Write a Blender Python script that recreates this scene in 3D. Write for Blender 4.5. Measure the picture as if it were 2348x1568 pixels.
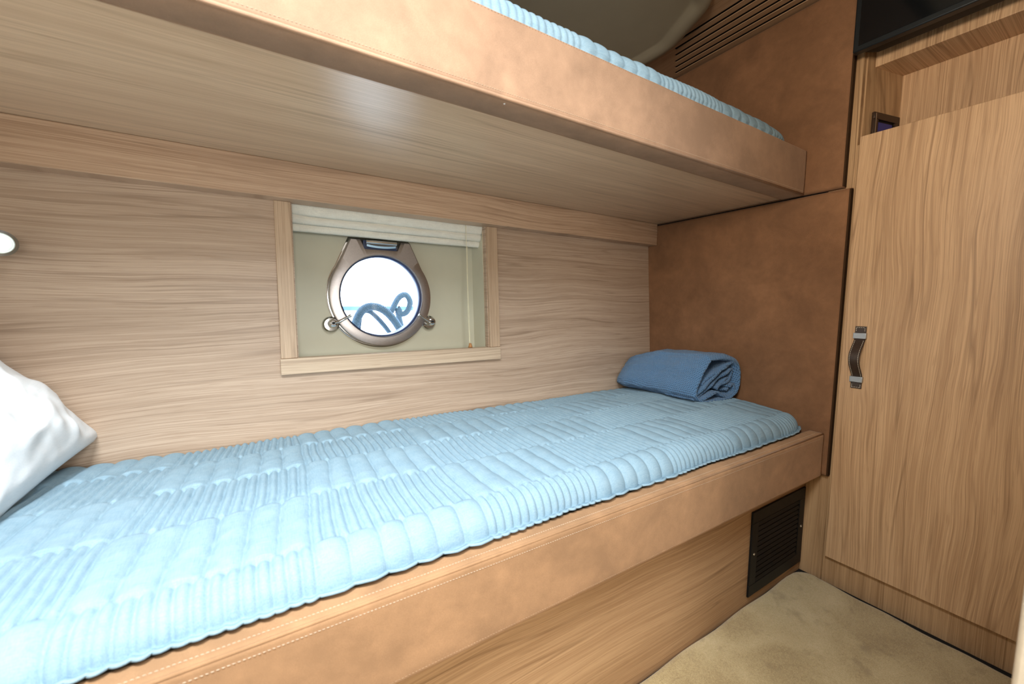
import bpy, bmesh, math, random
import numpy as np
from mathutils import Vector, Matrix, noise

for o in list(bpy.data.objects): bpy.data.objects.remove(o)
scene = bpy.context.scene
COL = scene.collection
random.seed(7)

# ------------------------------------------------------------------ camera
cam_d = bpy.data.cameras.new('camera'); cam = bpy.data.objects.new('camera', cam_d); COL.objects.link(cam)
R_ = Vector((0.8507, -0.5256, 0.0071)).normalized()
F_ = Vector((0.5239, 0.8467, -0.0927)).normalized()
U_ = R_.cross(F_).normalized(); R_ = F_.cross(U_).normalized()
cam.matrix_world = Matrix(((R_.x, U_.x, -F_.x, 0), (R_.y, U_.y, -F_.y, 0), (R_.z, U_.z, -F_.z, 0.9011), (0, 0, 0, 1)))
cam_d.sensor_width = 36; cam_d.lens = 36 * 913.5 / 2348; cam_d.clip_start = 0.01
cam_d.dof.use_dof = True; cam_d.dof.focus_distance = 1.35; cam_d.dof.aperture_fstop = 4.0
scene.camera = cam

# ------------------------------------------------------------------ light
scene.view_settings.view_transform = 'Standard'; scene.view_settings.look = 'None'
scene.view_settings.gamma = 1; scene.view_settings.use_curve_mapping = False
scene.view_settings.exposure = 0.08
world = bpy.data.worlds.new('sky'); scene.world = world; world.use_nodes = True
wb = world.node_tree.nodes['Background']
wb.inputs[0].default_value = (0.86, 0.93, 1.0, 1); wb.inputs[1].default_value = 12.0

def area_light(name, loc, target, sx, sy, power, color, spread=180):
    d = bpy.data.lights.new(name, 'AREA'); d.shape = 'RECTANGLE'; d.size = sx; d.size_y = sy
    d.energy = power; d.color = color; d.spread = math.radians(spread)
    o = bpy.data.objects.new(name, d); COL.objects.link(o); o.location = loc
    o.rotation_euler = (Vector(target) - Vector(loc)).to_track_quat('-Z', 'Y').to_euler()
    return o
# daylight falling through the deck hatch over the cabin floor, followed by added fill lights
area_light('hatch_and_fill', (0.36, -0.26, 1.70), (0.32, 0.45, 0.5), 0.30, 0.24, 9.5, (0.88, 0.95, 1.0))
area_light('hatch_and_fill', (-0.22, 0.00, 1.84), (-0.10, 0.55, 0.5), 0.36, 0.30, 18.5, (0.88, 0.95, 1.0), 115)  # second overhead source, added to brighten the left of the bunks
area_light('frontal_fill', (0.05, -0.60, 0.95), (0.35, 1.0, 0.60), 0.5, 0.5, 4.8, (1.0, 0.96, 0.90), 115)  # unseen frontal fill, added to lift the rail, base panel and hull wall
area_light('warm_side_fill', (-0.34, -0.02, 1.38), (1.5, 0.40, 1.45), 0.22, 0.30, 3.6, (1.0, 0.86, 0.70), 80)  # unseen warm light, added to brighten the wardrobe and upper suede panel

# ------------------------------------------------------------------ node helpers
def new_mat(name):
    m = bpy.data.materials.new(name); m.use_nodes = True
    nt = m.node_tree; b = nt.nodes['Principled BSDF']
    return m, nt, b
def N(nt, t, **kw):
    n = nt.nodes.new(t)
    for k, v in kw.items():
        if k.startswith('i_'): n.inputs[k[2:].replace('_', ' ')].default_value = v
        else: setattr(n, k, v)
    return n
def ramp(nt, fac, stops):
    r = nt.nodes.new('ShaderNodeValToRGB'); cr = r.color_ramp
    while len(cr.elements) < len(stops): cr.elements.new(0.5)
    for e, (p, c) in zip(cr.elements, stops): e.position = p; e.color = (*c, 1)
    nt.links.new(fac, r.inputs[0]); return r.outputs[0]
def mixc(nt, fac, a, b, mode='MIX'):
    m = nt.nodes.new('ShaderNodeMix'); m.data_type = 'RGBA'; m.blend_type = mode
    for s, v in ((m.inputs[0], fac), (m.inputs[6], a), (m.inputs[7], b)):
        if hasattr(v, 'is_linked') or hasattr(v, 'links'): nt.links.new(v, s)
        elif isinstance(v, (int, float)): s.default_value = v
        else: s.default_value = (*v, 1)
    return m.outputs[2]
def math_n(nt, op, a, b=None, c=None):
    m = nt.nodes.new('ShaderNodeMath'); m.operation = op
    for i, v in enumerate((a, b, c)):
        if v is None: continue
        if isinstance(v, (int, float)): m.inputs[i].default_value = v
        else: nt.links.new(v, m.inputs[i])
    return m.outputs[0]
def coords(nt, scale, loc=(0, 0, 0), rot=(0, 0, 0)):
    t = nt.nodes.new('ShaderNodeTexCoord'); mp = nt.nodes.new('ShaderNodeMapping')
    mp.inputs['Scale'].default_value = scale; mp.inputs['Location'].default_value = loc; mp.inputs['Rotation'].default_value = rot
    nt.links.new(t.outputs['Object'], mp.inputs[0]); return mp.outputs[0]
def noise_n(nt, vec, scale=1.0, detail=3.0, rough=0.55, dist=0.0):
    n = N(nt, 'ShaderNodeTexNoise'); n.inputs['Scale'].default_value = scale; n.inputs['Detail'].default_value = detail
    n.inputs['Roughness'].default_value = rough; n.inputs['Distortion'].default_value = dist
    nt.links.new(vec, n.inputs['Vector']); return n.outputs['Fac']
def bump(nt, b, h, strength, dist):
    n = nt.nodes.new('ShaderNodeBump'); n.inputs['Strength'].default_value = strength; n.inputs['Distance'].default_value = dist
    nt.links.new(h, n.inputs['Height']); nt.links.new(n.outputs[0], b.inputs['Normal'])

def oak(name, axis, seed, light=(0.56, 0.40, 0.265), dark=(0.30, 0.175, 0.092), rough=0.42, cath=1.0, figure=0.55, freq=1.0, across='z'):
    """veneered oak; grain runs along axis, lines are spaced out along across"""
    m, nt, b = new_mat(name)
    def sc(al, ac):
        s = [0.8, 0.8, 0.8]; s['xyz'.index(axis)] = al; s['xyz'.index(across)] = ac; return tuple(s)
    off = (seed * 3.1, seed * 1.7, seed * 2.3)
    t = nt.nodes.new('ShaderNodeTexCoord')
    # slow meander of the grain, only across its direction
    w1 = noise_n(nt, coords(nt, sc(1.5 * freq, 3.2 * freq), off), 1, 1, 0.4)
    w2 = noise_n(nt, coords(nt, sc(6.0 * freq, 26.0 * freq), off), 1, 1, 0.4)
    shift = math_n(nt, 'MULTIPLY_ADD', math_n(nt, 'SUBTRACT', w1, 0.5), 0.050 * cath, math_n(nt, 'MULTIPLY', math_n(nt, 'SUBTRACT', w2, 0.5), 0.006 * cath))
    cmb = nt.nodes.new('ShaderNodeCombineXYZ')
    for k, a in enumerate('xyz'):
        if a == across: nt.links.new(shift, cmb.inputs[k])
    add = nt.nodes.new('ShaderNodeVectorMath'); add.operation = 'ADD'
    nt.links.new(t.outputs['Object'], add.inputs[0]); nt.links.new(cmb.outputs[0], add.inputs[1])
    def warped(s):
        mp = nt.nodes.new('ShaderNodeMapping'); mp.inputs['Scale'].default_value = s; mp.inputs['Location'].default_value = off
        nt.links.new(add.outputs[0], mp.inputs[0]); return mp.outputs[0]
    broad = noise_n(nt, warped(sc(0.45, 13)), 1, 3, 0.55)
    mid_n = noise_n(nt, warped(sc(1.0, 75)), 1, 2, 0.6)
    fine = noise_n(nt, warped(sc(3.5, 520)), 1, 2, 0.6)
    pores = noise_n(nt, warped(sc(14.0, 620)), 1, 1, 0.5)
    def contour(vec, width, detail=1.0):
        n = noise_n(nt, vec, 1, detail, 0.5)
        d = math_n(nt, 'ABSOLUTE', math_n(nt, 'SUBTRACT', math_n(nt, 'FRACT', math_n(nt, 'MULTIPLY', n, 6.0)), 0.5))
        return ramp(nt, d, [(0.0, (1, 1, 1)), (width, (0, 0, 0))])
    lines1 = contour(warped(sc(0.55, 22)), 0.10)
    lines2 = contour(warped(sc(0.9, 48)), 0.14)
    v = math_n(nt, 'MULTIPLY', broad, 0.26)
    v = math_n(nt, 'MULTIPLY_ADD', mid_n, 0.26, v)
    v = math_n(nt, 'MULTIPLY_ADD', fine, 0.48, v)
    mid = tuple(l * 0.66 + d * 0.34 for l, d in zip(light, dark))
    low = tuple(d * figure + mm * (1 - figure) for d, mm in zip(dark, mid))
    c = ramp(nt, v, [(0.38, low), (0.48, mid), (0.56, light), (0.68, tuple(min(1, l * 1.10) for l in light))])
    gate = ramp(nt, noise_n(nt, warped(sc(2.2, 30)), 1, 2, 0.6), [(0.36, (0, 0, 0)), (0.60, (1, 1, 1))])
    l1 = math_n(nt, 'MULTIPLY', math_n(nt, 'MULTIPLY', lines1, gate), 0.42 + 0.40 * figure)
    l2 = math_n(nt, 'MULTIPLY', math_n(nt, 'MULTIPLY', lines2, gate), 0.30 + 0.28 * figure)
    ink = tuple(d * 0.72 for d in dark)
    c = mixc(nt, l1, c, ink)
    c = mixc(nt, l2, c, ink)
    pr = ramp(nt, pores, [(0.30, (1, 1, 1)), (0.37, (0, 0, 0))])
    c = mixc(nt, math_n(nt, 'MULTIPLY', pr, 0.45), c, dark)
    nt.links.new(c, b.inputs['Base Color'])
    b.inputs['Roughness'].default_value = rough
    b.inputs['Specular IOR Level'].default_value = 0.4
    h = math_n(nt, 'SUBTRACT', fine, math_n(nt, 'MULTIPLY', lines2, 0.4))
    bump(nt, b, h, 0.16, 0.0005)
    return m

def suede(name, base=(0.355, 0.195, 0.098), seed=0.0):
    m, nt, b = new_mat(name)
    big = noise_n(nt, coords(nt, (7, 7, 7), (seed, 0, 0)), 1, 4, 0.6, 0.4)
    mid = noise_n(nt, coords(nt, (38, 38, 38), (seed, 3, 1)), 1, 4, 0.65)
    grain = noise_n(nt, coords(nt, (900, 900, 900)), 1, 2, 0.7)
    v = math_n(nt, 'MULTIPLY_ADD', big, 0.55, math_n(nt, 'MULTIPLY_ADD', mid, 0.20, math_n(nt, 'MULTIPLY', grain, 0.30)))
    lo = tuple(c * 0.76 for c in base); hi = tuple(min(1, c * 1.30) for c in base)
    c = ramp(nt, v, [(0.42, lo), (0.57, base), (0.72, hi)])
    nt.links.new(c, b.inputs['Base Color'])
    b.inputs['Roughness'].default_value = 0.85; b.inputs['Specular IOR Level'].default_value = 0.2
    b.inputs['Sheen Weight'].default_value = 0.14; b.inputs['Sheen Roughness'].default_value = 0.5
    b.inputs['Sheen Tint'].default_value = (1.0, 0.80, 0.62, 1)
    h = math_n(nt, 'MULTIPLY_ADD', mid, 2.0, grain)
    bump(nt, b, h, 0.35, 0.0006)
    return m

def cloth(name, base, hi, weave=1500, rough=0.8, sheen=0.25, bstr=0.25):
    m, nt, b = new_mat(name)
    a = noise_n(nt, coords(nt, (30, weave, weave * 0.3)), 1, 1, 0.5)
    w = noise_n(nt, coords(nt, (weave, 60, weave * 0.3)), 1, 1, 0.5)
    g = noise_n(nt, coords(nt, (40, 40, 40)), 1, 4, 0.65)
    v = math_n(nt, 'MULTIPLY_ADD', a, 0.35, math_n(nt, 'MULTIPLY_ADD', w, 0.35, math_n(nt, 'MULTIPLY', g, 0.3)))
    nt.links.new(ramp(nt, v, [(0.36, base), (0.62, hi)]), b.inputs['Base Color'])
    b.inputs['Roughness'].default_value = rough; b.inputs['Specular IOR Level'].default_value = 0.25
    b.inputs['Sheen Weight'].default_value = sheen; b.inputs['Sheen Roughness'].default_value = 0.4
    bump(nt, b, math_n(nt, 'ADD', a, w), bstr, 0.0004)
    return m

def plain(name, col, rough=0.5, metal=0.0, spec=0.5, emit=None, estr=0.0, tex=0.06, scale=60, bmp=0.0):
    m, nt, b = new_mat(name)
    g = noise_n(nt, coords(nt, (scale,) * 3), 1, 3, 0.6)
    nt.links.new(ramp(nt, g, [(0.3, tuple(c * (1 - tex) for c in col)), (0.7, tuple(min(1, c * (1 + tex)) for c in col))]), b.inputs['Base Color'])
    b.inputs['Roughness'].default_value = rough; b.inputs['Metallic'].default_value = metal; b.inputs['Specular IOR Level'].default_value = spec
    if emit: b.inputs['Emission Color'].default_value = (*emit, 1); b.inputs['Emission Strength'].default_value = estr
    if bmp: bump(nt, b, g, bmp, 0.001)
    return m

M = {}
OL, OD = (0.56, 0.40, 0.275), (0.30, 0.18, 0.10)
M['hull_oak'] = oak('oak_hull', 'x', 1.0, (0.53, 0.395, 0.29), (0.30, 0.195, 0.125), cath=1.3, figure=0.35)
M['soffit_oak'] = oak('oak_soffit', 'x', 2.3, (0.56, 0.385, 0.26), (0.30, 0.175, 0.10), cath=1.0)
M['under_oak'] = oak('oak_underside', 'x', 3.7, (0.65, 0.475, 0.32), (0.40, 0.26, 0.155), rough=0.3, cath=0.6, figure=0.3, across='y')
M['base_oak'] = oak('oak_bunk_base', 'x', 5.2, (0.52, 0.32, 0.17), (0.30, 0.155, 0.07), cath=1.6)
M['door_oak'] = oak('oak_door', 'z', 6.4, (0.62, 0.40, 0.225), (0.33, 0.18, 0.085), cath=1.5, across='y')
M['carcass_oak'] = oak('oak_carcass', 'z', 8.8, (0.50, 0.315, 0.165), (0.27, 0.145, 0.065), cath=0.7, across='y')
M['frame_oak_v'] = oak('oak_frame_vertical', 'z', 9.1, (0.55, 0.40, 0.27), (0.36, 0.235, 0.145), cath=0.3, figure=0.3, across='x')
M['frame_oak_h'] = oak('oak_frame_horizontal', 'x', 9.9, (0.58, 0.45, 0.32), (0.38, 0.26, 0.17), cath=0.3, figure=0.3)
M['ceil_oak'] = oak('oak_ceiling', 'y', 4.1, (0.44, 0.285, 0.175), (0.30, 0.18, 0.105), cath=0.2, figure=0.2, across='x')
M['suede_rail'] = suede('suede_rail', (0.40, 0.225, 0.115), 1.0)
M['suede_fascia'] = suede('suede_fascia', (0.36, 0.22, 0.138), 5.0)
M['suede_under'] = suede('suede_under', (0.33, 0.19, 0.12), 2.0)
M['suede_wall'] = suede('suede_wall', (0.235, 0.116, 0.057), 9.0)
M['shade_brown'] = plain('shade_brown', (0.045, 0.022, 0.009), 0.8, spec=0.15)  # dark colour standing in for shade on the suede panel sides
M['thread_light'] = plain('thread_light', (0.64, 0.51, 0.37), 0.7)
M['thread_tan'] = plain('thread_tan', (0.42, 0.27, 0.15), 0.8)
M['quilt'] = cloth('quilt_cotton', (0.205, 0.32, 0.40), (0.29, 0.405, 0.475), 1400, 0.85, 0.0)
M['quilt_back'] = M['quilt']
M['knit'] = cloth('knit_wool', (0.05, 0.135, 0.27), (0.10, 0.23, 0.40), 700, 0.9, 0.5, 0.5)
M['pillow'] = cloth('pillow_cotton', (0.80, 0.84, 0.86), (0.88, 0.90, 0.91), 1200, 0.85, 0.1, 0.1)
M['mattress'] = cloth('mattress_cover', (0.55, 0.55, 0.53), (0.65, 0.65, 0.62), 900)
M['cream'] = plain('cream_gelcoat', (0.54, 0.52, 0.40), 0.5, tex=0.03, scale=8)
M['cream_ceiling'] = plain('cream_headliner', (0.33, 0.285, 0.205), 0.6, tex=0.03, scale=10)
M['blind'] = cloth('blind_linen', (0.70, 0.68, 0.60), (0.82, 0.80, 0.70), 900, 0.9, 0.0, 0.3)
M['cord'] = plain('cord_cotton', (0.75, 0.70, 0.50), 0.8)
M['toggle'] = plain('toggle_wood', (0.42, 0.20, 0.07), 0.5)
M['steel'] = plain('brushed_steel', (0.43, 0.40, 0.39), 0.36, 1.0, tex=0.05, scale=200)
M['chrome'] = plain('polished_chrome', (0.62, 0.62, 0.62), 0.12, 1.0, tex=0.0)
M['gasket'] = plain('blue_black_rubber', (0.012, 0.03, 0.10), 0.4)
M['black'] = plain('black_plastic', (0.005, 0.005, 0.0055), 0.5, spec=0.25)
M['tvblack'] = plain('tv_screen', (0.004, 0.005, 0.006), 0.12)
M['tvbezel'] = plain('tv_bezel', (0.006, 0.009, 0.011), 0.4)
M['dark'] = plain('dark_gap', (0.006, 0.004, 0.003), 0.9)
M['leather'] = plain('dark_leather', (0.045, 0.028, 0.020), 0.42, tex=0.15, scale=150, bmp=0.2)
M['nickel'] = plain('satin_nickel', (0.42, 0.44, 0.46), 0.42, 0.85)
M['white_thread'] = plain('white_thread', (0.75, 0.68, 0.55), 0.7)
M['jamb'] = plain('jamb_paint', (0.60, 0.50, 0.37), 0.55)
M['wall_cream'] = plain('bulkhead_cream', (0.62, 0.56, 0.46), 0.7)
M['lcd'] = plain('blue_display', (0.0, 0.01, 0.12), 0.3, emit=(0.0, 0.06, 0.9), estr=0.02)
M['bronze'] = plain('bronze_frame', (0.06, 0.036, 0.024), 0.4, 0.5)
M['lens_glow'] = plain('lamp_lens', (0.9, 1.0, 0.9), 0.2, emit=(0.85, 1.0, 0.88), estr=0.7, tex=0.5, scale=90)
M['rope'] = None
M['deck'] = plain('deck_gelcoat', (0.85, 0.87, 0.90), 0.5)
M['rail_far'] = plain('breakwater', (0.04, 0.085, 0.14), 0.8, tex=0.5, scale=3)
M['stud'] = plain('white_stud', (0.85, 0.85, 0.85), 0.3, emit=(1, 1, 1), estr=0.0)

def glass_mat():
    m, nt, b = new_mat('clear_glass')
    out = nt.nodes['Material Output']
    tr = nt.nodes.new('ShaderNodeBsdfTransparent'); gl = nt.nodes.new('ShaderNodeBsdfGlossy'); gl.inputs['Roughness'].default_value = 0.02
    fr = nt.nodes.new('ShaderNodeFresnel'); fr.inputs[0].default_value = 1.45
    tr.inputs[0].default_value = (0.93, 0.97, 1.0, 1)
    mx = nt.nodes.new('ShaderNodeMixShader'); nt.links.new(fr.outputs[0], mx.inputs[0]); nt.links.new(tr.outputs[0], mx.inputs[1]); nt.links.new(gl.outputs[0], mx.inputs[2])
    nt.links.new(mx.outputs[0], out.inputs[0]); return m
M['glass'] = glass_mat()
def rope_mat():
    m, nt, b = new_mat('mooring_rope')
    w = N(nt, 'ShaderNodeTexWave'); w.inputs['Scale'].default_value = 90; w.inputs['Distortion'].default_value = 2
    nt.links.new(coords(nt, (1, 1, 1), rot=(0.3, 0.5, 0.6)), w.inputs['Vector'])
    nt.links.new(ramp(nt, w.outputs['Fac'], [(0.2, (0.02, 0.055, 0.115)), (0.8, (0.09, 0.15, 0.23))]), b.inputs['Base Color'])
    b.inputs['Roughness'].default_value = 0.9; bump(nt, b, w.outputs['Fac'], 0.8, 0.004); return m
M['rope'] = rope_mat()
def knit_mat():
    m, nt, b = new_mat('knit_wool')
    co = coords(nt, (1, 1, 1))
    sp = nt.nodes.new('ShaderNodeSeparateXYZ'); nt.links.new(co, sp.inputs[0])
    wob = math_n(nt, 'MULTIPLY', noise_n(nt, coords(nt, (9, 9, 9)), 1, 2, 0.5), 0.02)
    arc = math_n(nt, 'ADD', math_n(nt, 'ADD', math_n(nt, 'MULTIPLY', sp.outputs[0], 0.9), sp.outputs[2]), wob)
    P_ = 0.0078
    ra = math_n(nt, 'DIVIDE', arc, P_)
    rowi = math_n(nt, 'FLOOR', ra)
    sa = math_n(nt, 'SINE', math_n(nt, 'MULTIPLY', ra, 2 * math.pi))
    sh = math_n(nt, 'MULTIPLY', math_n(nt, 'MODULO', rowi, 2.0), math.pi)
    sy = math_n(nt, 'SINE', math_n(nt, 'ADD', math_n(nt, 'MULTIPLY', sp.outputs[1], 2 * math.pi / 0.0072), sh))
    hole = math_n(nt, 'MULTIPLY', math_n(nt, 'ADD', sa, 1.0), math_n(nt, 'ADD', sy, 1.0))   # 0..4
    fz = noise_n(nt, coords(nt, (500, 500, 500)), 1, 2, 0.6)
    h = math_n(nt, 'MULTIPLY_ADD', hole, -0.5, math_n(nt, 'MULTIPLY', fz, 0.5))
    c = ramp(nt, math_n(nt, 'MULTIPLY', hole, 0.25), [(0.0, (0.125, 0.245, 0.42)), (0.45, (0.095, 0.20, 0.36)), (0.75, (0.04, 0.105, 0.21))])
    c = mixc(nt, 0.35, c, ramp(nt, fz, [(0.3, (0.07, 0.16, 0.30)), (0.7, (0.14, 0.27, 0.44))]))
    nt.links.new(c, b.inputs['Base Color']); b.inputs['Roughness'].default_value = 0.95
    b.inputs['Sheen Weight'].default_value = 0.2; b.inputs['Specular IOR Level'].default_value = 0.1
    bump(nt, b, h, 0.9, 0.0016); return m
M['knit'] = knit_mat()
def carpet_mat():
    m, nt, b = new_mat('beige_carpet')
    big = noise_n(nt, coords(nt, (5, 5, 5)), 1, 4, 0.6, 0.5)
    stn = noise_n(nt, coords(nt, (14, 14, 14), (4, 2, 0)), 1, 3, 0.6)
    f1 = noise_n(nt, coords(nt, (260, 700, 300), rot=(0, 0, 0.6)), 1, 2, 0.7)
    f2 = noise_n(nt, coords(nt, (600, 240, 300), rot=(0, 0, -0.3)), 1, 2, 0.7)
    v = math_n(nt, 'MULTIPLY_ADD', big, 0.45, math_n(nt, 'MULTIPLY_ADD', f1, 0.3, math_n(nt, 'MULTIPLY', f2, 0.25)))
    c = ramp(nt, v, [(0.38, (0.34, 0.235, 0.105)), (0.50, (0.50, 0.375, 0.185)), (0.62, (0.62, 0.485, 0.27))])
    st = ramp(nt, stn, [(0.30, (1, 1, 1)), (0.42, (0, 0, 0))])
    c = mixc(nt, math_n(nt, 'MULTIPLY', st, 0.45), c, (0.24, 0.16, 0.075))
    nt.links.new(c, b.inputs['Base Color']); b.inputs['Roughness'].default_value = 0.95
    b.inputs['Sheen Weight'].default_value = 0.3; b.inputs['Specular IOR Level'].default_value = 0.1
    bump(nt, b, math_n(nt, 'ADD', f1, f2), 0.6, 0.002); return m
M['carpet'] = carpet_mat()

# ------------------------------------------------------------------ object helpers
def tag(o, label=None, cat=None, group=None, kind=None):
    if label: o['label'] = label
    if cat: o['category'] = cat
    if group: o['group'] = group
    if kind: o['kind'] = kind
    return o
def thing(name, label, cat, loc, group=None, kind=None):
    o = bpy.data.objects.new(name, None); COL.objects.link(o); o.location = loc; o.empty_display_size = 0.05
    bpy.context.view_layer.update()
    return tag(o, label, cat, group, kind)
def world_loc(o):
    v = Vector((0, 0, 0))
    while o: v += Vector(o.location); o = o.parent
    return v
def link(o, parent):
    COL.objects.link(o)
    if parent:
        o.parent = parent; o.location = -world_loc(parent)
    return o
def mesh(name, bm, mat, parent=None, bevel=0.0, seg=2, smooth=False, angle=40):
    me = bpy.data.meshes.new(name); bm.normal_update(); bm.to_mesh(me); bm.free()
    o = bpy.data.objects.new(name, me); me.materials.append(M[mat] if isinstance(mat, str) else mat)
    link(o, parent)
    if bevel:
        b = o.modifiers.new('bevel', 'BEVEL'); b.width = bevel; b.segments = seg; b.limit_method = 'ANGLE'; b.angle_limit = math.radians(angle)
        b.harden_normals = False
        smooth = True
    if smooth:
        for p in me.polygons: p.use_smooth = True
        if bevel: 
            try: me.set_sharp_from_angle(angle=math.radians(35))
            except Exception: pass
    return o
def box(bm, x0, x1, y0, y1, z0, z1):
    v = [bm.verts.new((x, y, z)) for x in (x0, x1) for y in (y0, y1) for z in (z0, z1)]
    for f in ((0, 1, 3, 2), (4, 6, 7, 5), (0, 4, 5, 1), (2, 3, 7, 6), (0, 2, 6, 4), (1, 5, 7, 3)):
        bm.faces.new([v[i] for i in f])
def hexa(bm, pts):
    """8 corners: bottom 4 ccw then top 4"""
    v = [bm.verts.new(p) for p in pts]
    for f in ((3, 2, 1, 0), (4, 5, 6, 7), (0, 1, 5, 4), (1, 2, 6, 5), (2, 3, 7, 6), (3, 0, 4, 7)): bm.faces.new([v[i] for i in f])
def boxo(name, b, mat, parent=None, **kw):
    bm = bmesh.new(); box(bm, *b); return mesh(name, bm, mat, parent, **kw)
def prism(bm, pts, axis, a0, a1):
    """extrude 2-D polygon pts along axis between a0 and a1"""
    def mk(p, a):
        return {'x': (a, p[0], p[1]), 'y': (p[0], a, p[1]), 'z': (p[0], p[1], a)}[axis]
    A = [bm.verts.new(mk(p, a0)) for p in pts]; B = [bm.verts.new(mk(p, a1)) for p in pts]
    n = len(pts)
    bm.faces.new(A[::-1]); bm.faces.new(B)
    for i in range(n): bm.faces.new((A[i], A[(i + 1) % n], B[(i + 1) % n], B[i]))
    bmesh.ops.recalc_face_normals(bm, faces=bm.faces)
def tube(bm, path, r, n=10, closed=False):
    path = [Vector(p) for p in path]; rings = []; prev = None
    for i, p in enumerate(path):
        a = path[i - 1] if i else path[0]; b = path[min(i + 1, len(path) - 1)]
        t = (b - a).normalized()
        up = prev if prev is not None else (Vector((0, 0, 1)) if abs(t.z) < 0.9 else Vector((1, 0, 0)))
        s = t.cross(up).normalized(); up = s.cross(t).normalized(); prev = up
        rr = r(i / (len(path) - 1)) if callable(r) else r
        rings.append([bm.verts.new(p + (s * math.cos(2 * math.pi * k / n) + up * math.sin(2 * math.pi * k / n)) * rr) for k in range(n)])
    for A, B in zip(rings, rings[1:]):
        for k in range(n): bm.faces.new((A[k], A[(k + 1) % n], B[(k + 1) % n], B[k]))
    bm.faces.new(rings[0][::-1]); bm.faces.new(rings[-1])
def lathe(bm, profile, origin, axis, n=32):
    """profile: (radius, distance along axis)"""
    ax = Vector(axis).normalized(); s = ax.cross(Vector((0, 0, 1)) if abs(ax.z) < 0.9 else Vector((1, 0, 0))).normalized(); t = ax.cross(s)
    rings = []
    for r, d in profile:
        c = Vector(origin) + ax * d
        rings.append([bm.verts.new(c + (s * math.cos(2 * math.pi * k / n) + t * math.sin(2 * math.pi * k / n)) * max(r, 1e-5)) for k in range(n)])
    for A, B in zip(rings, rings[1:]):
        for k in range(n): bm.faces.new((A[k], A[(k + 1) % n], B[(k + 1) % n], B[k]))
    bm.faces.new(rings[0][::-1]); bm.faces.new(rings[-1])
    bmesh.ops.recalc_face_normals(bm, faces=bm.faces)
def spline(pts, n=8):
    P = [Vector(p) for p in pts]; out = []
    for i in range(len(P) - 1):
        p0 = P[max(i - 1, 0)]; p1 = P[i]; p2 = P[i + 1]; p3 = P[min(i + 2, len(P) - 1)]
        for k in range(n):
            t = k / n
            out.append(0.5 * ((2 * p1) + (p2 - p0) * t + (2 * p0 - 5 * p1 + 4 * p2 - p3) * t * t + (3 * p1 - p0 - 3 * p2 + p3) * t ** 3))
    out.append(P[-1]); return out
def stitches(name, path, nrm, mat, parent, pitch=0.0050, length=0.0035, r=0.00042, step=0.35):
    """dashes of thread along a path of points"""
    bm = bmesh.new(); P = [Vector(p) for p in path]; nrm = Vector(nrm).normalized()
    for a, b in zip(P, P[1:]):
        L = (b - a).length; t = (b - a) / L; s = t.cross(nrm)
        k = 0.0
        while k + length < L:
            p = a + t * k; q = a + t * (k + length) + s * (r * step * 2)
            m_ = (p + q) / 2 + nrm * r * 0.9
            ring = []
            for c, rr in ((p, 0.4), (m_, 1.0), (q, 0.4)):
                ring.append([bm.verts.new(c + (s * math.cos(w) + nrm * math.sin(w)) * r * rr) for w in (0, 1.57, 3.14, 4.71)])
            for A, B in zip(ring, ring[1:]):
                for j in range(4): bm.faces.new((A[j], A[(j + 1) % 4], B[(j + 1) % 4], B[j]))
            bm.faces.new(ring[0][::-1]); bm.faces.new(ring[-1])
            k += pitch
    return mesh(name, bm, mat, parent)

XE, XC, XD = 1.510, 1.532, 1.516
XL = -0.66
def hull_y(z, off=0.0): return 1.2386 + 0.0663 * (z - 0.9011) + off

# ------------------------------------------------------------------ room shell
bm = bmesh.new(); box(bm, XL - 0.05, 2.0, -1.3, 1.5, -0.05, 0.0)
tag(mesh('floor', bm, 'dark'), kind='structure')

# hull wall: veneered panel leaning outwards with the window opening cut in it
WX0, WX1, WZ0, WZ1 = 0.073, 0.663, 0.752, 1.20
bm = bmesh.new()
xs = [XL, WX0, WX1, XC + 0.02]; zs = [0.0, WZ0, WZ1, 1.9]
for i in range(3):
    for j in range(3):
        if i == 1 and j == 1: continue
        hexa(bm, [(xs[i], hull_y(zs[j]), zs[j]), (xs[i + 1], hull_y(zs[j]), zs[j]), (xs[i + 1], hull_y(zs[j], .02), zs[j]), (xs[i], hull_y(zs[j], .02), zs[j]),
                  (xs[i], hull_y(zs[j + 1]), zs[j + 1]), (xs[i + 1], hull_y(zs[j + 1]), zs[j + 1]), (xs[i + 1], hull_y(zs[j + 1], .02), zs[j + 1]), (xs[i], hull_y(zs[j + 1], .02), zs[j + 1])])
tag(mesh('wall_back', bm, 'hull_oak'), kind='structure')
# soffit board on the hull wall, tucked under the upper bunk
bm = bmesh.new(); prism(bm, [(1.2087, 1.1715), (1.2095, 1.2653), (1.2087 + 0.06, 1.2653), (1.2087 + 0.06, 1.1715)], 'x', XL, XE - 0.0005)
tag(mesh('trim_1', bm, 'soffit_oak', bevel=0.0015), kind='structure')
tag(boxo('wall_left', (XL - 0.03, XL, -1.3, 1.5, 0, 1.92), 'wall_cream'), kind='structure')
# bulkhead with the doorway the camera looks through
bm = bmesh.new()
box(bm, 0.605, 1.9, -0.06, 0.04, 0, 1.92); box(bm, XL, -0.42, -0.30, -0.24, 0, 1.92)
tag(mesh('wall_front', bm, 'wall_cream'), kind='structure')
bm = bmesh.new(); box(bm, 0.598, 0.612, -0.075, 0.0455, 0, 1.915)
tag(mesh('door_1', bm, 'jamb', bevel=0.004, seg=3), kind='structure')
tag(boxo('wall_corridor', (XL, 1.9, -1.3, -1.25, 0, 1.92), 'wall_cream'), kind='structure')
tag(boxo('wall_side', (1.9, 1.95, -1.3, 1.5, 0, 1.92), 'wall_cream'), kind='structure')
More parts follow.
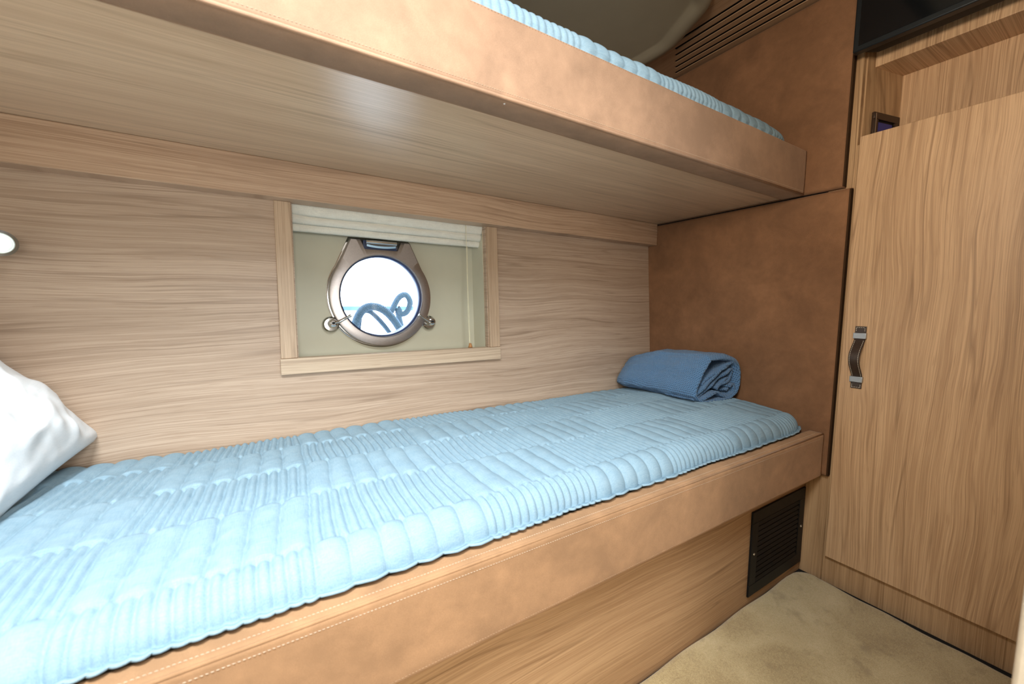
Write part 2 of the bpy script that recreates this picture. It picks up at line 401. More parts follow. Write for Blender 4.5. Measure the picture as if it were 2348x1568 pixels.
# high ceiling over the walkway and the lower headliner over the bunks
bm = bmesh.new(); box(bm, XL - 0.05, 2.0, -1.3, 0.50, 1.92, 1.96)
tag(mesh('ceiling', bm, 'wall_cream'), kind='structure')

# ceiling board with ventilation slots
ZC = 1.86
bm = bmesh.new()
slots = [(1.318 + 0.0336 * k, 1.011 + 0.0244 * k) for k in range(6)]
sw = 0.0062
xa = 1.18
edges = []
cur = xa
for sx, sy in slots:
    box(bm, cur, sx - sw, 0.50, 1.36, ZC, ZC + 0.003)
    box(bm, sx - sw, sx + sw, sy, 1.36, ZC, ZC + 0.003)
    box(bm, sx - sw, sx + sw, 0.50, 0.55, ZC, ZC + 0.003)
    cur = sx + sw
box(bm, cur, XE + 0.03, 0.50, 1.36, ZC, ZC + 0.003)
box(bm, XL, xa, 0.50, 0.80, ZC, ZC + 0.003)
ct = tag(mesh('trim_2', bm, 'ceil_oak'), kind='structure')
bm = bmesh.new(); box(bm, XL, XE + 0.04, 0.50, 1.38, ZC + 0.012, ZC + 0.03); box(bm, XL, XE + 0.4, 0.49, 0.50, ZC, 1.92)
tag(mesh('trim_3', bm, 'dark'), kind='structure')

# cream moulded ceiling panel with a raised rounded rim and a clipped corner
def rounded(poly, r, n=8):
    out = []
    L = len(poly)
    for i in range(L):
        p0, p1, p2 = Vector(poly[i - 1]), Vector(poly[i]), Vector(poly[(i + 1) % L])
        a = (p0 - p1).normalized(); b = (p2 - p1).normalized(); d = min(r, (p0 - p1).length * .45, (p2 - p1).length * .45)
        s, e = p1 + a * d, p1 + b * d
        for k in range(n + 1):
            t = k / n; out.append(tuple((1 - t) ** 2 * s + 2 * t * (1 - t) * p1 + t * t * e))
    return out
def inset_poly(poly, d):
    out = []; L = len(poly)
    for i in range(L):
        p0, p1, p2 = Vector(poly[i - 1]), Vector(poly[i]), Vector(poly[(i + 1) % L])
        e1 = (p1 - p0).normalized(); e2 = (p2 - p1).normalized()
        n1 = Vector((-e1.y, e1.x)); n2 = Vector((-e2.y, e2.x)); m_ = (n1 + n2).normalized()
        out.append(tuple(p1 + m_ * (d / max(0.4, m_.dot(n1)))))
    return out
pp = [(XL + 0.1, 1.36), (XL + 0.1, 0.66), (0.95, 0.66), (1.235, 0.80), (1.325, 1.02), (1.30, 1.36)]
bm = bmesh.new(); rings = []
for d, z in ((0, ZC), (0.003, ZC - 0.014), (0.012, ZC - 0.024), (0.034, ZC - 0.027), (0.052, ZC - 0.020), (0.064, ZC - 0.010), (0.072, ZC - 0.008)):
    rp = rounded(inset_poly(pp, d), max(0.075 - d, 0.02))
    rings.append([bm.verts.new((x, y, z)) for x, y in rp])
for A, B in zip(rings, rings[1:]):
    for k in range(len(A)): bm.faces.new((A[k], A[(k + 1) % len(A)], B[(k + 1) % len(A)], B[k]))
bm.faces.new(rings[-1]); bmesh.ops.recalc_face_normals(bm, faces=bm.faces)
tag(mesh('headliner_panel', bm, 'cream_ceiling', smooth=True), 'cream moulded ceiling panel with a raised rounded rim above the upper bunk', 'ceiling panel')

# ------------------------------------------------------------------ carpet
bm = bmesh.new()
n0 = []
cp = [(-0.60, 0.578), (1.40, 0.578)]
cx = np.linspace(-0.6, 1.492, 90)
outline = []
for x in np.linspace(-0.6, 1.44, 60): outline.append((x, 0.576 + 0.002 * math.sin(x * 23)))
for k in range(9):
    a = math.pi / 2 * (1 - k / 8); outline.append((1.466 + 0.052 * math.cos(a), 0.532 + 0.044 * math.sin(a)))
for y in np.linspace(0.52, 0.05, 40): outline.append((1.514 - 0.014 * min(1, (0.53 - y) * 3.3) + 0.0025 * math.sin(y * 41), y))
outline.append((0.9, 0.045)); outline.append((0.595, 0.045)); outline.append((0.595, -1.2)); outline.append((-0.6, -1.2))
rings = []
cxy = Vector((0.6, 0.2))
for d, z in ((0.0, 0.0), (0.0, 0.008), (0.004, 0.013), (0.012, 0.015)):
    rings.append([bm.verts.new((x + (-(1 if x > 1.0 else 0) * d), y - (d if y > 0.4 else 0), z)) for x, y in outline])
for A, B in zip(rings, rings[1:]):
    for k in range(len(A)): bm.faces.new((A[k], A[(k + 1) % len(A)], B[(k + 1) % len(A)], B[k]))
bm.faces.new(rings[-1]); bmesh.ops.recalc_face_normals(bm, faces=bm.faces)
tag(mesh('carpet', bm, 'carpet'), 'beige cut pile carpet with faint brown stains on the cabin floor', 'carpet')

# ------------------------------------------------------------------ upholstered end wall
def pad(name, z0, z1, label, ya=0.516):
    # cushion-like panel: rounded border, face slightly domed
    bm = bmesh.new()
    y0, y1, x0 = ya, 1.30, XE
    ny, nz = 40, 40
    rr = 0.012
    def edge(t, L):  # distance profile
        d = min(t, L - t)
        return 1.0 if d > rr else math.sqrt(max(0, 1 - (1 - d / rr) ** 2))
    ys = sorted(set([y0 + rr * (1 - math.cos(a)) for a in np.linspace(0, math.pi / 2, 7)] + list(np.linspace(y0 + rr, y1 - rr, ny)) + [y1 - rr * (1 - math.cos(a)) for a in np.linspace(0, math.pi / 2, 7)]))
    zz = sorted(set([z0 + rr * (1 - math.cos(a)) for a in np.linspace(0, math.pi / 2, 7)] + list(np.linspace(z0 + rr, z1 - rr, nz)) + [z1 - rr * (1 - math.cos(a)) for a in np.linspace(0, math.pi / 2, 7)]))
    G = []
    for y in ys:
        row = []
        for z in zz:
            e = min(edge(y - y0, y1 - y0), edge(z - z0, z1 - z0))
            w = noise.noise(Vector((y * 5, z * 5, 1.3))) * 0.0012
            row.append(bm.verts.new((x0 + (1 - e) * rr - w * e, y, z)))
        G.append(row)
    for A, B in zip(G, G[1:]):
        for k in range(len(zz) - 1): bm.faces.new((A[k], A[k + 1], B[k + 1], B[k]))
    # sides back to the bulkhead
    loop = [G[i][0] for i in range(len(ys))] + [G[-1][j] for j in range(1, len(zz))] + [G[i][-1] for i in range(len(ys) - 2, -1, -1)] + [G[0][j] for j in range(len(zz) - 2, 0, -1)]
    if False: pass
    back = [bm.verts.new((XC - 0.0005, v.co.y, v.co.z)) for v in loop]
    n = len(loop)
    for i in range(n): bm.faces.new((loop[i], loop[(i + 1) % n], back[(i + 1) % n], back[i]))
    bm.faces.new(back[::-1]); bmesh.ops.recalc_face_normals(bm, faces=bm.faces)
    o = tag(mesh(name, bm, 'suede_wall', smooth=True), label, 'panel', 'suede panels of the end wall')
    bm = bmesh.new(); box(bm, XE + 0.0035, XC - 0.0008, y0 - 0.0012, y0 + 0.004, z0 + 0.003, z1 - 0.003)  # thin dark strip paints the shade on the panel's side face
    tag(mesh('edge_shade', bm, 'shade_brown', o, bevel=0.0008), 'dark brown strip painting shade on the panel side')
    return o
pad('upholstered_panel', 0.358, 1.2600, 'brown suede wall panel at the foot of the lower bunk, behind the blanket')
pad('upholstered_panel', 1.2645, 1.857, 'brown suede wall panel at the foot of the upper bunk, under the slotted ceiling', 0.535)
tag(boxo('wall_right', (XC, XC + 0.02, 0.5805, 1.32, 0, 1.9), 'dark'), kind='structure')

# ------------------------------------------------------------------ wardrobe
wd = thing('wardrobe', 'oak wardrobe with a flush door, leather strap handle and an open niche above the door', 'wardrobe', (XC, 0.30, 0))
NL = 0.516
bm = bmesh.new()
box(bm, XC, XC + 0.018, NL, 0.5805, 0, 1.915)          # left stile
box(bm, XC, XC + 0.018, 0.042, NL, 0, 1.385)          # front behind the door
mesh('front_frame', bm, 'carcass_oak', wd, bevel=0.001)
XB = 1.708
bm = bmesh.new()
prism(bm, [(XC + 0.018, NL - 0.004), (XB, 0.475), (XB + 0.02, 0.49), (XC + 0.018, NL + 0.03)], 'z', 1.30, 1.915)
mesh('niche_side', bm, 'carcass_oak', wd)
boxo('niche_back', (XB, XB + 0.018, 0.042, 0.50, 1.30, 1.915), 'door_oak', wd)
boxo('niche_floor', (XC + 0.018, XB, 0.042, 0.49, 1.372, 1.385), 'carcass_oak', wd)
boxo('shelf_board', (1.578, XB, 0.042, 0.5045, 1.6135, 1.659), 'door_oak', wd, bevel=0.0015)
dr = boxo('door', (XD, XC - 0.0005, 0.046, 0.5055, 0.095, 1.4025), 'door_oak', wd, bevel=0.0012)
# strap handle
HY, HZ0, HZ1, HW = 0.4635, 0.657, 0.8445, 0.0265
def strap_x(z):
    t = (z - 0.690) / (0.812 - 0.690)
    if t <= 0 or t >= 1: return XD - 0.0008
    return XD - 0.0008 - 0.036 * (math.sin(math.pi * t) ** 1.5)
bm = bmesh.new(); prev = None
for z in np.linspace(HZ0, HZ1, 60):
    x = strap_x(z); th = 0.003
    q = [bm.verts.new((x, HY - HW / 2, z)), bm.verts.new((x, HY + HW / 2, z)), bm.verts.new((x - th, HY + HW / 2, z)), bm.verts.new((x - th, HY - HW / 2, z))]
    if prev:
        for k in range(4): bm.faces.new((prev[k], prev[(k + 1) % 4], q[(k + 1) % 4], q[k]))
    else: bm.faces.new(q[::-1])
    prev = q
bm.faces.new(prev); bmesh.ops.recalc_face_normals(bm, faces=bm.faces)
tag(mesh('handle_strap', bm, 'leather', dr, bevel=0.0008), 'dark brown stitched leather strap')
for zc in (0.685, 0.8165):
    tag(boxo('handle_clamp', (XD - 0.0095, XD - 0.0004, HY - 0.0155, HY + 0.0155, zc - 0.0085, zc + 0.0085), 'nickel', dr, bevel=0.0008), 'satin metal clamp')
def dash(bm, p, q, r=0.00055):
    p, q = Vector(p), Vector(q); t = (q - p).normalized(); s = t.cross(Vector((-1, 0, 0))).normalized(); u = s.cross(t)
    A = [bm.verts.new(p + (s * a + u * b) * r) for a, b in ((1, 0), (0, 1), (-1, 0), (0, -1))]
    B = [bm.verts.new(q + (s * a + u * b) * r) for a, b in ((1, 0), (0, 1), (-1, 0), (0, -1))]
    for k in range(4): bm.faces.new((A[k], A[(k + 1) % 4], B[(k + 1) % 4], B[k]))
    bm.faces.new(A[::-1]); bm.faces.new(B)
for za, zb_, zrow in ((HZ0, 0.675, HZ0 + 0.0035), (0.695, 0.8065, None), (0.8265, HZ1, HZ1 - 0.0035)):
    bm = bmesh.new()
    for sy in (-1, 1):
        y = HY + sy * (HW / 2 - 0.0032); z = za + 0.004 if zrow else za
        while z < zb_ - 0.006:
            dash(bm, (strap_x(z) - 0.0034, y, z), (strap_x(z + 0.0034) - 0.0034, y, z + 0.0034)); z += 0.0052
    if zrow:
        for k in range(4):
            y = HY - 0.0085 + k * 0.0052; dash(bm, (strap_x(zrow) - 0.0034, y, zrow), (strap_x(zrow) - 0.0034, y + 0.0034, zrow))
    tag(mesh('handle_stitching', bm, 'white_thread', dr), 'pale dashed stitching')

# control panel on the splayed side of the niche
cpn = thing('control_panel', 'small bronze framed control panel with a blue display inside the wardrobe niche', 'control panel', (1.64, 0.49, 1.42))
sd = Vector((XB - XC - 0.018, 0.475 - (NL - 0.004), 0)).normalized(); nn = Vector((sd.y, -sd.x, 0))
if nn.y > 0: nn = -nn
O = Vector((XC + 0.018, NL - 0.004, 0))
def cbox(bm, a0, a1, z0, z1, d0, d1):
    P = []
    for z in (z0, z1):
        for a, d in ((a0, d0), (a1, d0), (a1, d1), (a0, d1)):
            q = O + sd * a + nn * d; P.append((q.x, q.y, z))
    hexa(bm, P)
    bmesh.ops.recalc_face_normals(bm, faces=bm.faces)
bm = bmesh.new()
a0, a1, z0, z1 = 0.034, 0.152, 1.388, 1.487
fw = 0.020
cbox(bm, a0, a1, z1 - fw, z1, 0.0002, 0.008); cbox(bm, a0, a1, z0, z0 + 0.012, 0.0002, 0.008)
cbox(bm, a0, a0 + fw, z0 + 0.012, z1 - fw, 0.0002, 0.008); cbox(bm, a1 - fw, a1, z0 + 0.012, z1 - fw, 0.0002, 0.008)
mesh('frame', bm, 'bronze', cpn, bevel=0.0015)
bm = bmesh.new(); cbox(bm, a0 + fw, a1 - fw, z0 + 0.012, z1 - fw, 0.0002, 0.003); mesh('bezel', bm, 'black', cpn)
bm = bmesh.new(); cbox(bm, a0 + fw + 0.007, a1 - fw - 0.007, z0 + 0.018, z1 - fw - 0.006, 0.003, 0.004); mesh('display', bm, 'lcd', cpn)
bm = bmesh.new(); cbox(bm, a0 + 0.006, a0 + 0.008, z0 + 0.004, z1 - 0.004, 0.008, 0.009); mesh('trim_line', bm, 'chrome', cpn)

# television hanging over the niche
tv = thing('television', 'black flat television hung over the top of the wardrobe niche', 'television', (1.49, 0.22, 1.63))
bm = bmesh.new(); box(bm, 1.468, 1.492, 0.06, 0.524, 1.627, 1.90); mesh('bezel_frame', bm, 'tvbezel', tv, bevel=0.003)
boxo('screen', (1.4665, 1.4682, 0.075, 0.511, 1.641, 1.89), 'tvblack', tv)
bm = bmesh.new(); prism(bm, [(1.492, 0.512), (1.492, 0.07), (1.531, 0.08), (1.531, 0.485)], 'z', 1.6305, 1.89); mesh('rear_housing', bm, 'black', tv, bevel=0.003)

# ------------------------------------------------------------------ bunks
def rail(name, mat, x0, x1, y0, y1, z0, z1, rtop, rbot, parent, amp=0.0008, segs=240):
    """padded rail with rounded front edges; section lofted along x with slight unevenness"""
    sec = []
    def arc(cy, cz, r, a0, a1, n=5):
        for a in np.linspace(a0, a1, n): sec.append((cy + r * math.cos(a), cz + r * math.sin(a)))
    arc(y1 - 0.004, z1 - 0.004, 0.004, 0, math.pi / 2, 3)
    for t in (0.75, 0.5, 0.25): sec.append((y0 + rtop + (y1 - y0 - rtop) * t, z1))
    arc(y0 + rtop, z1 - rtop, rtop, math.pi / 2, math.pi, 7)
    for t in np.linspace(0.9, 0.1, 12): sec.append((y0, z0 + rbot + (z1 - z0 - rtop - rbot) * t))
    arc(y0 + rbot, z0 + rbot, rbot, math.pi, 1.5 * math.pi, 6)
    sec.append((y1, z0))
    bm = bmesh.new(); prev = None
    for i in range(segs + 1):
        x = x0 + (x1 - x0) * i / segs; ring = []
        for j, (y, z) in enumerate(sec):
            w = noise.noise(Vector((x * 9, y * 14, z * 14))) * amp + noise.noise(Vector((x * 40, y * 40, z * 40))) * amp * 0.3
            yy = y - w if y < y1 - 0.002 else y
            ring.append(bm.verts.new((x, yy, z + (w if abs(z - z1) < 0.004 else 0))))
        if prev:
            for k in range(len(sec)): bm.faces.new((prev[k], prev[(k + 1) % len(sec)], ring[(k + 1) % len(sec)], ring[k]))
        else: bm.faces.new(ring)
        prev = ring
    bm.faces.new(prev[::-1]); bmesh.ops.recalc_face_normals(bm, faces=bm.faces)
    return mesh(name, bm, mat, parent, smooth=True)

lb = thing('lower_bunk', 'lower bunk with a padded tan suede side rail over an oak base panel', 'bunk bed', (0.43, 0.9, 0))
rail('side_rail', 'suede_rail', XL, XE - 0.001, 0.5308, 0.5738, 0.3548, 0.4985, 0.010, 0.006, lb)
stitches('rail_stitching', [(XL, 0.5450, 0.4987), (XE - 0.03, 0.5450, 0.4987)], (0, 0, 1), 'thread_light', lb)
stitches('rail_stitching', [(XL, 0.5305, 0.4845), (XE - 0.03, 0.5305, 0.4845)], (0, -1, 0), 'thread_light', lb)
stitches('rail_stitching', [(XL, 0.5305, 0.3635), (XE - 0.03, 0.5305, 0.3635)], (0, -1, 0), 'thread_tan', lb)
# welt seam ridge between the two top stitch lines
bm = bmesh.new(); tube(bm, [(XL, 0.5342, 0.4952), (0.4, 0.5342, 0.4952), (XE - 0.002, 0.5342, 0.4952)], 0.0026, 8)
mesh('rail_piping', bm, 'suede_rail', lb, smooth=True)
boxo('base_panel', (XL, XC - 0.0005, 0.5806, 0.5986, 0.0, 0.40), 'base_oak', lb)
boxo('mattress_board', (XL, XE - 0.002, 0.5990, 1.17, 0.385, 0.40), 'base_oak', lb)
boxo('rail_backing', (XL, XE - 0.001, 0.5740, 0.5985, 0.4005, 0.470), 'base_oak', lb)

ub = thing('upper_bunk', 'upper bunk with a deep tan suede fascia and pale oak underside', 'bunk bed', (0.43, 0.9, 1.263))
rail('fascia', 'suede_fascia', XL, XE - 0.001, 0.638, 0.7017, 1.263, 1.4024, 0.004, 0.010, ub, amp=0.0006)
stitches('fascia_stitching', [(XL, 0.6377, 1.2745), (XE - 0.01, 0.6377, 1.2745)], (0, -1, 0), 'thread_light', ub)
stitches('fascia_stitching', [(XL, 0.6377, 1.3990), (XE - 0.01, 0.6377, 1.3990)], (0, -1, 0), 'thread_tan', ub, pitch=0.0065)
bm = bmesh.new(); tube(bm, [(XL, 0.6415, 1.2665), (0.4, 0.6415, 1.2665), (XE - 0.002, 0.6415, 1.2665)], 0.0036, 8)
mesh('fascia_piping', bm, 'suede_fascia', ub, smooth=True)
boxo('shadow_strip', (XL, XE - 0.001, 0.702, 0.7055, 1.2635, 1.28), M['suede_under'], ub)
boxo('underside_panel', (XL, XE - 0.001, 0.7058, 1.2620, 1.2655, 1.28), 'under_oak', ub)
bm = bmesh.new(); lathe(bm, [(0.0018, 0), (0.0018, 0.0006), (0.0011, 0.0012)], (0.384, 0.6525, 1.2632), (0, 0, -1), 12)
tag(mesh('stud', bm, 'stud', ub), 'tiny white stud')

# ------------------------------------------------------------------ quilts
def fbm(x, y, z, o=3):
    v = 0; a = 1; f = 1
    for _ in range(o):
        v += a * noise.noise(Vector((x * f, y * f, z * f + 7.7 * _))); a *= 0.5; f *= 2.1
    return v
def quilt(name, x0, x1, yb, yf, zb, zt, crown, mat, label, sag_right=0.0, hang=0.03, dx=0.0021, dy=0.0040, over=0.0, endr=0.16, relief=1.0):
    """stitched patchwork quilt: blocks of wide and of narrow channels over a mattress with rounded edges"""
    # arc-length profile across the bed
    R = 0.038
    prof = []
    L1 = (yb - (yf + R)); n1 = int(L1 / dy)
    for i in range(n1): prof.append((yb - L1 * i / n1, 1.0, L1 * i / n1))
    nA = int(R * math.pi / 2 / (dy * 0.7))
    for i in range(nA + 1):
        a = math.pi / 2 * i / nA
        prof.append((yf + R - R * math.sin(a), math.cos(a) if False else 1.0 - (1 - math.cos(a)) * 1.0, L1 + R * a))
    # (frac of vertical drop is R based)
    P = []
    for y, c, s in prof:
        drop = 0.0 if c == 1.0 else R * (1 - c)
        P.append([y, drop, s])
    down = max(0.0, (zt - zb) - R)
    nd = max(1, int(down / (dy * 0.7)))
    y, d, s = P[-1]
    for i in range(1, nd + 1): P.append([y - 0.001 * i / nd, d + down * i / nd, s + down * i / nd])
    no = max(0, int(over / (dy * 0.7)))
    y, d, s = P[-1]
    for i in range(1, no + 1): P.append([y - over * i / no, d - 0.0005 - 0.005 * i / no, s + over * i / no])
    nx = int((x1 - x0) / dx)
    X = [x0 + (x1 - x0) * i / nx for i in range(nx + 1)]
    BL = 0.252; WP = 0.042; NP_ = 0.0168; RW = 0.147
    S_front = L1 + R * math.pi / 2 * 0.55
    row_off = (yb - (yf + 0.048)) % RW
    verts = np.zeros((nx + 1, len(P), 3))
    for i, x in enumerate(X):
        eR = (x1 - x)
        for j, (y, d, s) in enumerate(P):
            # wobble of the sewn lines as the quilt lies crooked
            wob = 0.020 * noise.noise(Vector((x * 2.2, s * 2.5, 0.3))) + 0.004 * noise.noise(Vector((x * 11, s * 11, 2.2)))
            lean = 0.10 * (s - 0.3) * max(0.0, (0.15 - x)) * 1.3
            u = x + wob + lean + 5.0
            sv = s + 0.008 * noise.noise(Vector((x * 3.0, s * 3.0, 5.3))) - row_off + 5 * RW
            row = math.floor(sv / RW); rf = sv - row * RW
            blk = math.floor((u - 0.02) / BL); uu = (u - 0.02) - blk * BL
            if (row + blk) % 2 == ROWPH: p, h, ex = WP, 0.0094, 0.46
            else: p, h, ex = NP_, 0.0076, 0.80
            ph = abs(math.sin(math.pi * uu / p))
            puff = relief * h * ph ** ex * (1 - 0.45 * min(1.0, max(0.0, (x - 0.75) / 0.5)))
            if d > 0: puff *= 1 - 0.35 * min(1.0, d / R)
            rd = min(rf, RW - rf)
            pin = min(1.0, rd / 0.006) ** 0.7
            puff *= 0.72 + 0.28 * pin
            crk = fbm(u * 55, s * 22, 1.0, 2) * 0.0011 * (1.2 - ph) + fbm(x * 9, s * 9, 4.0, 3) * 0.0024 + (0.0008 * max(0.0, 1 - 5 * abs(noise.noise(Vector((u * 8 + s * 13, s * 5 - u * 4, 2.0))))) if p == WP else 0.0)
            big = fbm(x * 2.3 + 3, s * 2.7, 9.0, 2) * 0.006
            # crown of the mattress
            cy = max(0.0, math.sin(math.pi * min(1, max(0, (y - yf) / (yb - yf))))) 
            z = zt + crown * cy - d + sag_right * max(0.0, (x - 1.1) / 0.4) * cy
            edgeR = 1.0
            if eR < 0.05:
                t = eR / 0.05; edgeR = math.sqrt(max(0.0, 1 - (1 - t) ** 2))
                z = zb + (z - zb) * edgeR
            ee = 1.0 if d == 0 else max(0.0, 1 - d / max(1e-6, (zt - zb)))
            # direction of the puff: up on top, outwards on the side
            ang = min(1.0, d / R) * math.pi / 2
            ny_, nz_ = -math.sin(ang), math.cos(ang)
            k = puff + crk
            # plan corner rounding near the foot end
            yo = 0.0
            if eR < endr and y < yf + 0.14:
                t = 1 - eR / endr; yo = 0.030 * t ** 3 * (1 - (y - yf) / 0.14)
            backdrop = max(0.0, 1 - (yb - y) / 0.03)
            z2 = z + (k * nz_ + big * ee) - (0.020 * backdrop ** 2)
            verts[i, j] = (x, y + yo + k * ny_ * (1.0 if d > 0 else 0.3) + (0.004 * noise.noise(Vector((x * 7, 1, 1))) * (1 if d > 0 else 0)), z2)
        if over > 0 or True:
            # wavy hem
            hw = 0.006 * noise.noise(Vector((x * 5, 3.3, 0))) + 0.0025 * abs(math.sin(math.pi * (x + 0.007) / WP))
            for j in range(len(P) - 4, len(P)): verts[i, j, 1] += hw * 0.8
    Vn = verts.reshape(-1, 3)
    m_ = len(P); faces = []
    idx = np.arange((nx + 1) * m_).reshape(nx + 1, m_)
    a = idx[:-1, :-1].ravel(); b = idx[1:, :-1].ravel(); c = idx[1:, 1:].ravel(); d = idx[:-1, 1:].ravel()
    F = np.stack([a, d, c, b], 1)
    me = bpy.data.meshes.new(name)
    me.vertices.add(len(Vn)); me.vertices.foreach_set('co', Vn.astype(np.float32).ravel())
    me.loops.add(F.size); me.loops.foreach_set('vertex_index', F.ravel().astype(np.int32))
    me.polygons.add(len(F)); me.polygons.foreach_set('loop_start', np.arange(0, F.size, 4, dtype=np.int32)); me.polygons.foreach_set('loop_total', np.full(len(F), 4, dtype=np.int32))
    me.polygons.foreach_set('use_smooth', np.ones(len(F), dtype=bool))
    me.update(calc_edges=True); me.validate()
    o = bpy.data.objects.new(name, me); me.materials.append(M[mat]); COL.objects.link(o)
    if o.data.polygons[0].normal.z < 0: me.flip_normals()
    sol = o.modifiers.new('thickness', 'SOLIDIFY'); sol.thickness = 0.004; sol.offset = -1
    return tag(o, label, 'quilt', 'blue stitched quilts')
ROWPH = 0
quilt('quilt', -0.655, 1.506, 1.209, 0.578, 0.504, 0.543, 0.012, 'quilt', 'light blue stitched quilt with wide and narrow channels covering the lower bunk', sag_right=0.012, over=0.012)
quilt('quilt', -0.655, 1.462, 1.18, 0.655, 1.404, 1.455, 0.010, 'quilt', 'light blue stitched quilt edge showing above the upper bunk fascia', dx=0.0028, dy=0.005, relief=0.6)
bm = bmesh.new(); box(bm, -0.65, 1.495, 0.602, 1.200, 0.402, 0.522)
mesh('mattress', bm, 'mattress', lb, bevel=0.02, seg=4)
bm = bmesh.new(); box(bm, -0.65, 1.425, 0.705, 1.165, 1.282, 1.425)
mesh('mattress', bm, 'mattress', ub, bevel=0.02, seg=4)

# ------------------------------------------------------------------ folded knitted blanket
def blanket():
    def skew(x, y, v): return y - 0.034 * max(0, (x - 1.24) / 0.25) * (1 - v)
    bl = thing('blanket', 'blue knitted blanket folded into a bundle at the foot of the lower bunk', 'blanket', (1.36, 1.0, 0.562))
    # outer wrap: cross-section in x-z swept along y
    z0 = 0.560
    def section(t, y):
        # superellipse-like outline, flat below; t 0..1
        a = 2 * math.pi * t
        cx, cz = 1.362, z0 + 0.086
        hx, hz = 0.132, 0.086
        ca, sa = math.cos(a), math.sin(a)
        ex = 0.62
        x = cx + hx * math.copysign(abs(ca) ** ex, ca); z = cz + hz * math.copysign(abs(sa) ** (0.72), sa)
        # flank facing the camera slopes: wide at bottom, narrower on top
        k = (z - z0) / 0.17
        if ca < 0: x += 0.090 * k ** 1.3 * abs(ca) ** 1.0
        return x, z
    nt_, ny_ = 220, 150
    bm = bmesh.new(); G = []
    ya, yb_ = 0.826, 1.205
    for j in range(ny_ + 1):
        v = j / ny_; y = ya + (yb_ - ya) * v
        # shrink towards the far (hull) end
        e = (yb_ - y) / 0.07
        sh = 1.0 if e > 1 else math.sqrt(max(0.02, 1 - (1 - e) ** 2)) * 0.35 + 0.65
        e2 = (y - ya) / 0.022
        sh2 = 1.0 if e2 > 1 else 0.93 + 0.07 * math.sqrt(max(0, 1 - (1 - e2) ** 2))
        hgt = 1.0 - 0.10 * v + 0.02 * math.sin(v * 5) - 0.16 * max(0, v - 0.62) / 0.38
        ring = []
        for i in range(nt_):
            x, z = section(i / nt_, y)
            x = 1.357 + (x - 1.357) * sh * sh2; z = z0 + (z - z0) * hgt * sh * sh2
            arc = i / nt_ * 0.66
            # open knit: rows of small holes
            kn = math.sin(arc * 2 * math.pi / 0.0062) * (0.5 + 0.5 * math.sin(y * 2 * math.pi / 0.0075 + (math.floor(arc / 0.0062) % 2) * math.pi))
            w = fbm(x * 12, y * 9, z * 12, 3) * 0.0055 + 0.0010 * kn + 0.0020 * math.sin(arc * 130)*(0.4+0.3*noise.noise(Vector((x*5,y*5,z*5))))
            dxv = Vector((x - 1.357, 0, z - (z0 + 0.08))); 
            dxv = dxv.normalized() * w if dxv.length > 1e-6 else dxv
            zz = max(z + dxv.z, z0 + 0.0002)
            # near end leans right: skew so the end face runs away from the camera
            yy = y - 0.034 * max(0, (x - 1.24) / 0.25) * (1 - v)
            ring.append(bm.verts.new((min(x + dxv.x, 1.498), yy, zz)))
        G.append(ring)
    for A, B in zip(G, G[1:]):
        for i in range(nt_): bm.faces.new((A[i], A[(i + 1) % nt_], B[(i + 1) % nt_], B[i]))
    bm.faces.new(G[-1])
    # near end: the wrap turns inward, leaving a hollow for the folds
    prev = G[0]
    for k, (s, dyv) in enumerate(((0.95, -0.003), (0.90, 0.004), (0.87, 0.03), (0.84, 0.09))):
        ring = []
        for i in range(nt_):
            c = G[0][i].co; ring.append(bm.verts.new((1.37 + (c.x - 1.37) * s, c.y + dyv, z0 + 0.075 + (c.z - z0 - 0.075) * s)))
        for i in range(nt_): bm.faces.new((ring[i], ring[(i + 1) % nt_], prev[(i + 1) % nt_], prev[i]))
        prev = ring
    bm.faces.new(prev[::-1]); bmesh.ops.recalc_face_normals(bm, faces=bm.faces)
    mesh('outer_wrap', bm, 'knit', bl, smooth=True)
    # folded layers tucked in the open end
    def sheet(name, pts, y0, y1, th=0.0075, seed=0.0, flare=0.0):
        path = spline([(p[0], 0, p[1]) for p in pts], 10); bm = bmesh.new(); G = []
        ns = 26
        for j in range(ns + 1):
            v = j / ns; row = []
            for i, p in enumerate(path):
                f = 1 + flare * (1 - v)
                q = Vector((1.40 + (p.x - 1.40) * f, 0, z0 + 0.07 + (p.z - z0 - 0.07) * f))
                w = fbm(p.x * 25 + seed, v * 3, p.z * 25, 2) * 0.005
                y = y0 + (y1 - y0) * v + 0.010 * noise.noise(Vector((p.x * 18 + seed, p.z * 18, 0))) * (1 - v)
                kn = math.sin(i * 1.1) * 0.0005 + math.sin(v * 90) * 0.0004
                row.append(bm.verts.new((q.x + w + kn, skew(q.x, y, v * 0.3), max(q.z + w * 0.6 + kn, z0 + 0.004))))
            G.append(row)
        for A, B in zip(G, G[1:]):
            for i in range(len(path) - 1): bm.faces.new((A[i], A[i + 1], B[i + 1], B[i]))
        o = mesh(name, bm, 'knit', bl, smooth=True)
        s = o.modifiers.new('thickness', 'SOLIDIFY'); s.thickness = th; s.offset = 0
        b = o.modifiers.new('round', 'BEVEL'); b.width = th * 0.3; b.segments = 2; b.limit_method = 'ANGLE'
        return o
    Z = z0
    sheet('fold', [(1.262, Z + .012), (1.30, Z + .050), (1.35, Z + .085), (1.40, Z + .118), (1.445, Z + .140), (1.470, Z + .128), (1.476, Z + .095), (1.478, Z + .05), (1.470, Z + .018)], 0.832, 0.95, 0.008, 1.0)
    sheet('fold', [(1.275, Z + .012), (1.32, Z + .040), (1.37, Z + .070), (1.42, Z + .098), (1.450, Z + .112), (1.458, Z + .095), (1.440, Z + .070), (1.40, Z + .058), (1.375, Z + .045)], 0.836, 0.95, 0.007, 4.0)
